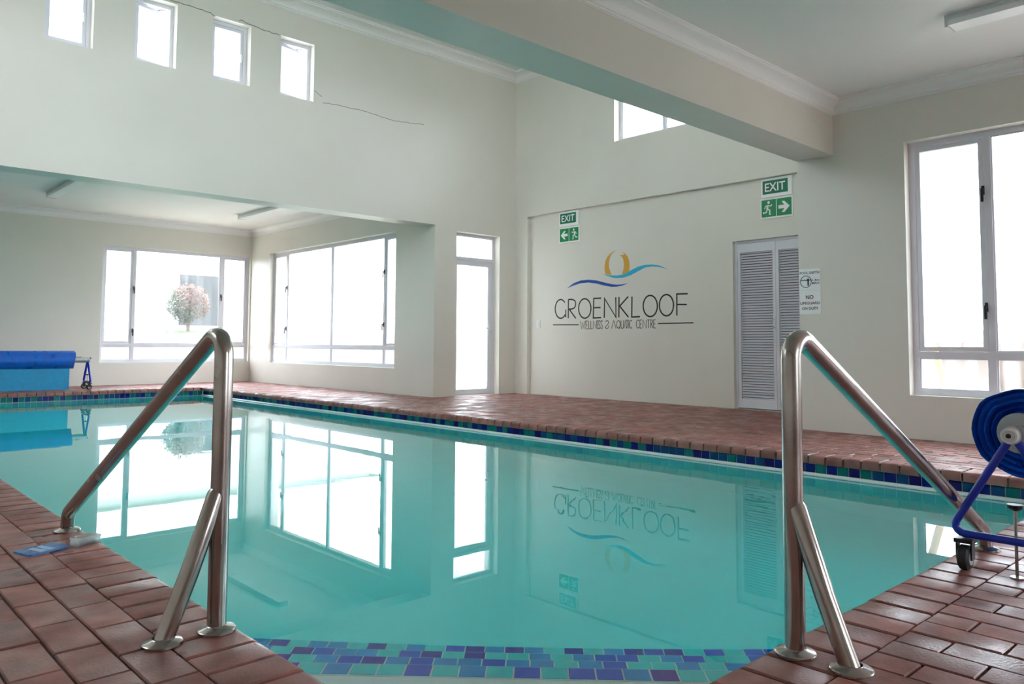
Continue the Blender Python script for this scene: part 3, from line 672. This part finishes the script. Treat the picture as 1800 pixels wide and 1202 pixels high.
lg = tag(empty('painted_logo', (XL-.002, 6.85, 1.0)), 'painted sun and waves emblem with thin black lettering below', 'logo')
def letters(strokes, counts, width, name):
    i = 0
    for c_ in counts:
        m = MB()
        for s in strokes[i:i+c_]: m.ribbon(s, width, PX, XL, XL-.0015)
        i += c_; part(name, m, M['ink'], lg)
letters(LOGO_LETTERS, (1,3,1,2,1,2,1,1,1,2), .020, 'letter')
letters(LOGO_SUB, (1,2,1,1,1,2,1,1,1,1,2,1,1,2,1,1,1,2,1,2,2,2), .0085, 'small_letter')
for s in LOGO_RULES: part('rule_line', MB().ribbon(s, .015, PX, XL, XL-.0015), M['ink'], lg)
for s in LOGO_SUN: part('sun_arc', MB().poly(s, PX, XL, XL-.0012), M['sunpaint'], lg)
for s, k in zip(LOGO_WAVES, ('wavecyan','waveblue')): part('wave', MB().poly(s, PX, XL, XL-.0018), M[k], lg)

# ------------------------------------------------------------------ signs
def exit_sign(y0, y1, z0, z1, label):
    r = tag(empty('exit_sign', (XL, (y0+y1)/2, z0)), label, 'sign')
    b = MB().box(XL, XL-.018, y0, y1, z0, z1); part('board', b, M['signwhite'], r)
    w = y1-y0; h = z1-z0
    part('green_panel', MB().box(XL-.018, XL-.0195, y0+.12*w, y1-.05*w, z0+.17*h, z1-.12*h), M['exitgreen'], r)
    text_mb.bold = .012
    part('lettering', text_mb('EXIT', PX, 0, XL-.0205, y0+.20*w, y1-.13*w, z0+.30*h, z1-.25*h, -1), M['signwhite'], r)
exit_sign(7.565, 7.945, 2.498, 2.712, 'green EXIT sign above the left pointing arrow sign')
exit_sign(4.285, 4.665, 2.490, 2.712, 'green EXIT sign above the right pointing arrow sign')
RUN = [  # running figure strokes in a unit square, facing right
    ([(.44,.70),(.40,.46)], .13), ([(.45,.68),(.62,.62),(.74,.70)], .065), ([(.42,.68),(.27,.62),(.22,.48)], .065),
    ([(.41,.46),(.58,.38),(.56,.16),(.64,.13)], .08), ([(.40,.46),(.34,.28),(.14,.24),(.12,.30)], .08)]
def arrow_sign(y0, y1, z0, z1, right, label):
    r = tag(empty('escape_sign', (XL, (y0+y1)/2, z0)), label, 'sign')
    part('board', MB().box(XL, XL-.012, y0, y1, z0, z1), M['signwhite'], r)
    w = y1-y0; h = z1-z0; g = .035*w; ym = (y0+y1)/2
    halves = [(ym+.012*w, y1-g), (y0+g, ym-.012*w)]        # left half (higher y), right half as read
    for hf in halves: part('green_panel', MB().box(XL-.012, XL-.0135, hf[0], hf[1], z0+.08*h, z1-.08*h), M['signgreen'], r)
    man, arr = (halves[0], halves[1]) if right else (halves[1], halves[0])
    D0, D1 = XL-.0135, XL-.0145
    def P(sq, a, b, mir):
        u = (1-a if mir else a); return (sq[1]-(sq[1]-sq[0])*u, z0+.08*h+.84*h*b)
    mir = not right
    mb = MB(); W = man[1]-man[0]
    for st, wd_ in RUN: mb.ribbon([P(man,a,b,mir) for a, b in st], wd_*W, PX, D0, D1)
    c = [(.50+.085*math.cos(t*math.pi/7), .84+.085*math.sin(t*math.pi/7)*1.0) for t in range(14)]
    mb.poly([P(man,a,b,mir) for a, b in c], PX, D0, D1)
    part('running_figure', mb, M['signwhite'], r)
    arrow = [(.12,.40),(.52,.40),(.34,.18),(.52,.18),(.88,.5),(.52,.82),(.34,.82),(.52,.60),(.12,.60)]
    part('arrow', MB().poly([P(arr,a,b,mir) for a, b in arrow], PX, D0, D1), M['signwhite'], r)
arrow_sign(7.555, 7.952, 2.250, 2.480, False, 'green running man sign with its arrow pointing left')
arrow_sign(4.277, 4.680, 2.240, 2.480, True, 'green running man sign with its arrow pointing right')

ns = tag(empty('depth_notice', (XR, 3.315, 1.04)), 'white pool depth and no lifeguard notice on the wall corner', 'sign')
part('board', MB().box(XR, XR-.006, 3.214, 3.414, 1.04, 1.452), M['signwhite'], ns)
D = XR-.0075
def line(t, za, zb, ya, yb, mat, bold=.012):
    text_mb.bold = bold; part('lettering', text_mb(t, PX, 0, D, ya, yb, za, zb, -1), M[mat], ns)
line('POOL DEPTH', 1.405, 1.427, 3.223, 3.407, 'signteal', .02)
line('1.3m', 1.338, 1.358, 3.222, 3.292, 'signred', .02); line('MAX', 1.310, 1.330, 3.222, 3.290, 'signred', .02)
line('NO', 1.176, 1.212, 3.280, 3.352, 'signred', .02); line('LIFEGUARD', 1.128, 1.152, 3.222, 3.406, 'signred', .02); line('ON DUTY', 1.080, 1.104, 3.236, 3.390, 'signred', .02)
m = MB(); cyy, czz, rr = 3.350, 1.336, .052
m.ribbon([(cyy+rr*math.cos(t*math.pi/16), czz+rr*math.sin(t*math.pi/16)) for t in range(33)], .006, PX, XR-.006, D)
m.ribbon([(cyy+.05-.0125*i, czz+.010+(.006 if i % 2 else 0)) for i in range(9)], .007, PX, XR-.006, D)
m.ribbon([(cyy-.022, czz+.028),(cyy-.022, czz-.036)], .014, PX, XR-.006, D); m.ribbon([(cyy-.036,czz+.012),(cyy-.006,czz+.012)], .009, PX, XR-.006, D)
part('depth_symbol', m, M['signteal'], ns)
part('divider_line', MB().ribbon([(3.405,1.258),(3.225,1.258)], .002, PX, XR-.006, D), M['fixture'], ns)

sw = tag(empty('light_switch', (XL, 8.39, 1.005)), 'small white switch plate left of the painted logo', 'switch')
part('plate', MB().box(XL, XL-.010, 8.352, 8.428, 1.005, 1.130), M['white'], sw); part('rocker', MB().box(XL-.010, XL-.015, 8.372, 8.408, 1.040, 1.095), M['white'], sw)

# ------------------------------------------------------------------ strip lights (switched off)
def strip_light(x, y0, y1, zc, w, label):
    r = tag(empty('strip_light', (x, (y0+y1)/2, zc-.07)), label, 'ceiling light', 'fluorescent strip lights')
    part('body', MB().box(x-w/2, x+w/2, y0, y1, zc-.035, zc), M['fixture'], r)
    part('diffuser', MB().box(x-w/2-.006, x+w/2+.006, y0+.01, y1-.01, zc-.070, zc-.035), M['diffuser'], r)
    for y in (y0, y1): part('end_cap', MB().box(x-w/2-.008, x+w/2+.008, y-.008, y+.012, zc-.08, zc), M['fixture'], r)
strip_light(2.86, 11.30, 13.16, ZA, .12, 'unlit strip light on the alcove ceiling farther from the side window')
strip_light(5.78, 11.24, 13.10, ZA, .12, 'unlit strip light on the alcove ceiling near the side window')
strip_light(5.58, .22, 1.72, ZR, .13, 'unlit strip light on the low ceiling at top right')

# ------------------------------------------------------------------ stainless steel handrails
def fillet(pts, r, n=7):
    out = [Vector(pts[0])]
    for i in range(1, len(pts)-1):
        p = Vector(pts[i]); a = (Vector(pts[i-1])-p).normalized(); b = (Vector(pts[i+1])-p).normalized()
        ang = a.angle(b); t = r/math.tan(ang/2)
        c = p+(a+b).normalized()*(r/math.sin(ang/2)); s = p+a*t; e_ = p+b*t
        v0, v1 = s-c, e_-c
        for k in range(n+1):
            t_ = k/n; om = v0.angle(v1); out.append(c+(v0*math.sin((1-t_)*om)+v1*math.sin(t_*om))/math.sin(om))
    out.append(Vector(pts[-1])); return out
def handrail(f, label):
    """f maps (along the pool edge, away from the pool, up) to the world"""
    r = tag(empty('handrail', f(0,0,0)), label, 'handrail', 'stainless steel pool handrails')
    R = .0245
    path = fillet([f(0,0,0), f(0,0,.80), f(1.445,0,.075), f(1.462,0,0)], .052)
    q = [path[0]]
    for a, b in zip(path, path[1:]):
        m_ = max(1, int((b-a).length/.12)); q += [a+(b-a)*(i/m_) for i in range(1, m_+1)]
    part('rail_tube', MB().tube(q, R, 24), M['steel'], r, True)
    part('strut', MB().tube([f(.0,.137,0), f(0,.075,.16), f(0,.010,.352), f(0,.004,.368)], [R*.98,R*.98,R*.98,R*.7], 24), M['steel'], r, True)
    for p in ((0,0),(0,.137),(1.462,0)):
        fb_ = MB(); prof = [(.0245,.016),(.027,.013),(.046,.0085),(.049,.005),(.049,.0)]
        for rad, z in prof:
            for k in range(28):
                an = 2*math.pi*k/28; fb_.v.append(f(p[0]+rad*math.cos(an), p[1]+rad*math.sin(an), z+.0005))
        for i in range(len(prof)-1):
            for k in range(28): fb_.f.append((i*28+k, i*28+(k+1)%28, (i+1)*28+(k+1)%28, (i+1)*28+k))
        part('flange', fb_, M['steel'], r, True)
handrail(lambda a, b, z: (.866-b, 2.049+a, z), 'steel handrail on the left deck, beside the clear plastic box')
handrail(lambda a, b, z: (1.846+a, .953-b, z), 'steel handrail on the right deck, beside the wheeled cover reel')

# ------------------------------------------------------------------ pool cover reels
def reel(xs, x0, x1, yc, zc, R, sgn, label, sheet):
    """stand at xs, roll from x0 to x1 along x, axle at (yc, zc)"""
    r = tag(empty('cover_reel', (xs, yc, 0)), label, 'pool cover reel', 'pool cover reels')
    seg = 40; rnd = random.Random(3 if sheet else 5)
    ph = [rnd.uniform(0,6) for _ in range(4)]
    def rad(t, x): return R*(1+.025*math.sin(3*t+ph[0]+x)+.018*math.sin(5*t+ph[1]-2*x)+.012*math.sin(9*t+ph[2]+3*x))
    xa, xb = min(x0,x1), max(x0,x1); N = 26; mb = MB()
    for i in range(N+1):
        x = xa+(xb-xa)*i/N
        for k in range(seg):
            t = 2*math.pi*k/seg; q = rad(t,x); mb.v.append((x+.012*math.sin(2*t+ph[3])*(1 if i in (0,N) else 0), yc+q*math.cos(t), zc+q*math.sin(t)))
    for i in range(N):
        for k in range(seg): mb.f.append((i*seg+k, i*seg+(k+1)%seg, (i+1)*seg+(k+1)%seg, (i+1)*seg+k))
    for end, i0 in ((xa,0),(xb,N)):       # wound layers at the ends
        s_ = -1 if end == xa else 1; prev = i0*seg
        for L_ in range(1, 12):
            fr = 1-L_*.07; n0 = len(mb.v); dx_ = (-s_*.022 if L_ % 2 else s_*.004)+rnd.uniform(-.005,.005)
            for k in range(seg):
                t = 2*math.pi*k/seg; q = rad(t,end)*fr; mb.v.append((end+dx_+.01*math.sin(2*t+ph[3]), yc+q*math.cos(t), zc+q*math.sin(t)))
            for k in range(seg): mb.f.append((prev+k, prev+(k+1)%seg, n0+(k+1)%seg, n0+k))
            prev = n0
        mb.f.append(tuple(prev+k for k in range(seg)))
    part('cover_roll', mb, M['coverroll'], r, True, 'rolled blue bubble cover')
    part('axle_tube', MB().tube([(xs-sgn*.02,yc,zc),(x1-sgn*.0,yc,zc)], .048 if sheet else .030, 20), M['alu'], r, True)
    if not sheet:
        part('end_disc', MB().tube([(x0-sgn*.030,yc,zc),(x0-sgn*.022,yc,zc)], .067, 32), M['greypvc'], r, True)
        part('axle_cap', MB().tube([(xs-sgn*.045,yc,zc),(xs-sgn*.018,yc,zc)], .025, 24), M['white'], r, True)
        part('axle_bolt', MB().tube([(xs-sgn*.048,yc,zc),(xs-sgn*.044,yc,zc)], .018, 12), M['alu'], r)
        part('axle_pin', MB().tube([(xs-sgn*.050,yc,zc),(xs-sgn*.047,yc,zc)], .008, 8), M['black'], r)
    else:
        part('axle_cap', MB().tube([(xs-.05,yc,zc+.02),(xs+.045,yc,zc+.02)], .014, 12), M['bluepaint'], r, True)
    h = .20
    for s_ in (-1, 1):
        p = fillet([(xs,yc+s_*.012,zc-.02),(xs,yc+s_*h,.118),(xs,yc,.118)], .028, 5)
        part('stand_leg', MB().tube(p, .017 if sheet else .0130, 12), M['bluepaint'], r, True)
        wy = yc+s_*(h-.05); wx = xs-.006
        cw = part('caster_bracket', MB().box(xs-.028,xs+.028,wy-.028,wy+.028,.090,.104).box(xs-.02,xs+.012,wy-.025,wy-.020,.035,.092).box(xs-.02,xs+.012,wy+.020,wy+.025,.035,.092), M['black'], r)
        part('caster_wheel', MB().tube([(wx,wy-.017,.041),(wx,wy-.012,.041),(wx,wy+.012,.041),(wx,wy+.017,.041)], [.034,.041,.041,.034], 24), M['rubber'], r, True)
        part('wheel_hub', MB().tube([(wx,wy-.019,.041),(wx,wy+.019,.041)], .024, 16), M['greypvc'], r, True)
    part('jack_screw', MB().tube([(xs,yc,.002),(xs,yc,.225)], .005, 10), M['steel'], r, True)
    part('jack_knob', MB().tube([(xs,yc,.218),(xs,yc,.226),(xs,yc,.238)], [.008,.022,.024], 10), M['black'], r)
    part('jack_foot', MB().tube([(xs,yc,.0015),(xs,yc,.006)], .020, 16), M['alu'], r)
    if sheet:
        m_ = MB(); n = 24; xa2 = x1; xb2 = x0-.05; thick = .004; c0 = []
        prof = [(yc-.02,zc-.10),(yc-.025,zc-.16),(yc-.022,.20),(yc-.02,.06),(yc-.022,.012),(yc-.05,.006)]
        for i in range(n+1):
            x = xa2+(xb2-xa2)*i/n
            for j, (y, z) in enumerate(prof):
                wv = .006*math.sin(i*1.1+j*.4); m_.v.append((x,y+wv,z))
            for j, (y, z) in enumerate(prof):
                wv = .006*math.sin(i*1.1+j*.4); m_.v.append((x,y+wv+thick,z+.0005))
        k = len(prof)
        for i in range(n):
            for j in range(k-1):
                a_ = i*2*k+j; b_ = a_+2*k
                m_.f += [(a_,a_+1,b_+1,b_),(a_+k,b_+k,b_+1+k,a_+1+k)]
        part('hanging_cover', m_, M['coversheet'], r, True, 'pale blue cover end hanging to the deck')
reel(2.97, 3.075, 5.15, .765, .463, .150, 1, 'blue pool cover rolled on a wheeled reel at the right', False)
reel(3.60, 3.39, .95, 13.76, .470, .140, -1, 'far blue pool cover reel standing under the alcove wall', True)

# ------------------------------------------------------------------ small things on the left deck
bx = tag(empty('plastic_box', (.864, 3.241, 0)), 'small clear plastic box lying on the left pool edge', 'box')
bx.scale = (.8,.85,1.0); bx.rotation_euler = (0,0,math.atan2(.042,.103))
def lpart(name, mb, mat, parent, smooth=False):
    o = bpy.data.objects.new(name, mb.mesh(name, mat, smooth)); link(o, parent); return o
m = MB()
m.box(-.055,.055,-.028,.028,.001,.004).box(-.055,.055,-.028,-.026,.004,.028).box(-.055,.055,.026,.028,.004,.028).box(-.055,-.053,-.026,.026,.004,.028).box(.053,.055,-.026,.026,.004,.028)
lpart('tray', m, M['clearbox'], bx)
lpart('lid', MB().box(-.057,.057,-.030,.030,.0285,.031).box(-.057,.057,-.030,-.0285,.022,.0285).box(-.057,-.0555,-.0285,.030,.022,.0285).box(.0555,.057,-.0285,.030,.022,.0285), M['clearbox'], bx)
lpart('test_strip', MB().box(-.045,.042,-.018,-.004,.0045,.012), M['strip'], bx); lpart('test_strip', MB().box(-.042,.045,.002,.016,.0045,.010), M['strip'], bx)
cardo = tag(empty('blue_sachet', (.722, 3.246, .001)), 'flat blue foil sachet with pale print on the brick deck', 'sachet')
cardo.rotation_euler = (0,0,math.atan2(.051,.133)+.0)
m = MB(); pr = [(-.078,-.046),(-.070,-.053),(.066,-.053),(.075,-.046),(.078,.046),(.070,.053),(-.064,.053),(-.074,.046)]
m.v = [(x,y,0) for x, y in pr]+[(x*.97,y*.95,.006) for x, y in pr]; n = len(pr)
m.f = [tuple(range(n-1,-1,-1)), tuple(range(n,2*n))]+[(i,(i+1)%n,n+(i+1)%n,n+i) for i in range(n)]
lpart('foil', m, M['sachet'], cardo)
for x0, x1 in ((-.034,-.008),(.0,.026)): lpart('printed_block', MB().box(x0,x1,-.044,.035,.0058,.0066), M['sachetprint'], cardo)

# ------------------------------------------------------------------ outside, seen through the misted glass
gx0, gx1, gy0, gy1 = XW-6.3, XL+6.3, YS-6.3, YB+5.5
solo('terrace', MB().box(gx0, XW-.3, gy0, gy1, -.2, -.06).box(XL+.25, gx1, gy0, gy1, -.2, -.06).box(XW-.3, XL+.25, gy0, YS-.3, -.2, -.06).box(XW-.3, XL+.25, YB+.3, gy1, -.2, -.06).box(XA+.3, XL+.25, YLB, YB+.3, -.2, -.06).box(XR+.25, XL+.25, YS-.3, BY1-.2, -.2, -.06),
     M['paving'], 'cream paved terrace outside the windows', 'terrace', None, 'structure')
gw = MB()
for a in ((gx0-.2,gx0,gy0,gy1),(gx1,gx1+.2,gy0,gy1),(gx0-.2,gx1+.2,gy0-.2,gy0),(gx0-.2,gx1+.2,gy1,gy1+.2)): gw.box(*a, -.2, .86)
solo('garden_wall', gw, M['gardenwall'], 'low cream garden wall outside below the lawn', 'garden wall')
lw = MB()
def bank(x0, y0, x1, y1, ox, oy):
    lw.add([(x0,y0,.8),(x1,y1,.8),(x1+ox*6,y1+oy*6,1.15),(x0+ox*6,y0+oy*6,1.15),(x1+ox*40,y1+oy*40,1.5),(x0+ox*40,y0+oy*40,1.5)], [(0,1,2,3),(3,2,4,5)])
bank(gx0-60,gy1+.2,gx1+60,gy1+.2,0,1); bank(gx1+.2,gy0-60,gx1+.2,gy1+.2,1,0); bank(gx0-60,gy0-.2,gx1+60,gy0-.2,0,-1); bank(gx0-.2,gy0-60,gx0-.2,gy1+.2,-1,0)
solo('lawn', lw, M['grass'], 'green lawn sloping up beyond the garden wall', 'lawn', None, 'stuff')

def shrub(name, c, R, h0, nleaf, red, label, squash=1.0):
    r = tag(empty(name, (c[0], c[1], h0)), label, 'shrub')
    rnd = random.Random(11); gm, rm = MB(), MB()
    for i in range(nleaf):
        z = rnd.uniform(-1,1); t = rnd.uniform(0,2*math.pi); q = math.sqrt(1-z*z)
        rr = R*(rnd.random()**.25)*(1+.08*math.sin(5*t+3*z))
        p = Vector((c[0]+rr*q*math.cos(t), c[1]+rr*q*math.sin(t), c[2]+rr*z*squash))
        a = Vector((rnd.uniform(-1,1), rnd.uniform(-1,1), rnd.uniform(-1,1))).normalized(); b = a.orthogonal().normalized(); s = R*rnd.uniform(.05,.10)
        top = z*.7+.75*q*math.cos(t+.8)
        tgt = rm if (red and top+rnd.uniform(-.5,.5) > .05) else gm
        tgt.add([p-a*s, p+b*s*.5, p+a*s, p-b*s*.5], [(0,1,2,3)])
    if gm.v: part('foliage', gm, M['leafgreen'], r)
    if rm.v: part('reddish_foliage', rm, M['leafred'], r)
    part('trunk', MB().tube([(c[0],c[1],h0),(c[0],c[1],c[2])], R*.09, 8), M['bark'], r)
SHRUB = (9.75, 26.0, 2.03)
shrub('round_shrub', SHRUB, .66, 1.0, 3800, True, 'round clipped shrub with reddish top outside the alcove window', .95)
shrub('garden_shrub', (21.9, 30.8, 2.3), .75, .9, 900, False, 'small dark shrub outside the widest window')
hs = tag(empty('house', (14.5, 34.3, 1.2)), 'white house with a dark door behind the round shrub', 'house')
part('wall', MB().box(8.5, 22, 34, 40, 1.1, 5.6), M['housewhite'], hs)
part('garage_door', MB().box(12.35, 14.25, 33.9, 34.02, 1.50, 3.66), M['housedark'], hs)
part('roof', MB().add([(8,33.5,5.6),(22.5,33.5,5.6),(22.5,40.5,5.6),(8,40.5,5.6),(8,37,7.4),(22.5,37,7.4)], [(0,1,5,4),(2,3,4,5),(0,4,3),(1,2,5),(0,3,2,1)]), M['housewhite'], hs)
h2 = tag(empty('garden_building', (30, 27, 1.2)), 'pale grey building far outside the widest window', 'building')
part('wall', MB().box(29, 36, 25.5, 33, 1.1, 4.2), M['housegrey'], h2)
part('roof', MB().box(28.6, 36.4, 25.1, 33.4, 4.2, 4.45), M['roof'], h2)
ol = tag(empty('leaning_pole', (8.2, 2.6, -.06)), 'ochre pole leaning outside the frosted right window', 'pole')
part('pole', MB().tube([(8.2,2.545,-.06),(8.2,2.95,1.45)], .035, 10), M['ochrepole'], ol, True)
solo('yard_wall', MB().box(9.0, 9.2, -4, 3.1, -.06, .80), noisy('brown_brick_yard_wall', (.17,.11,.075), (.23,.16,.11), 3, (.8,.9), coords='World'), 'low brown yard wall outside the frosted right window', 'yard wall')
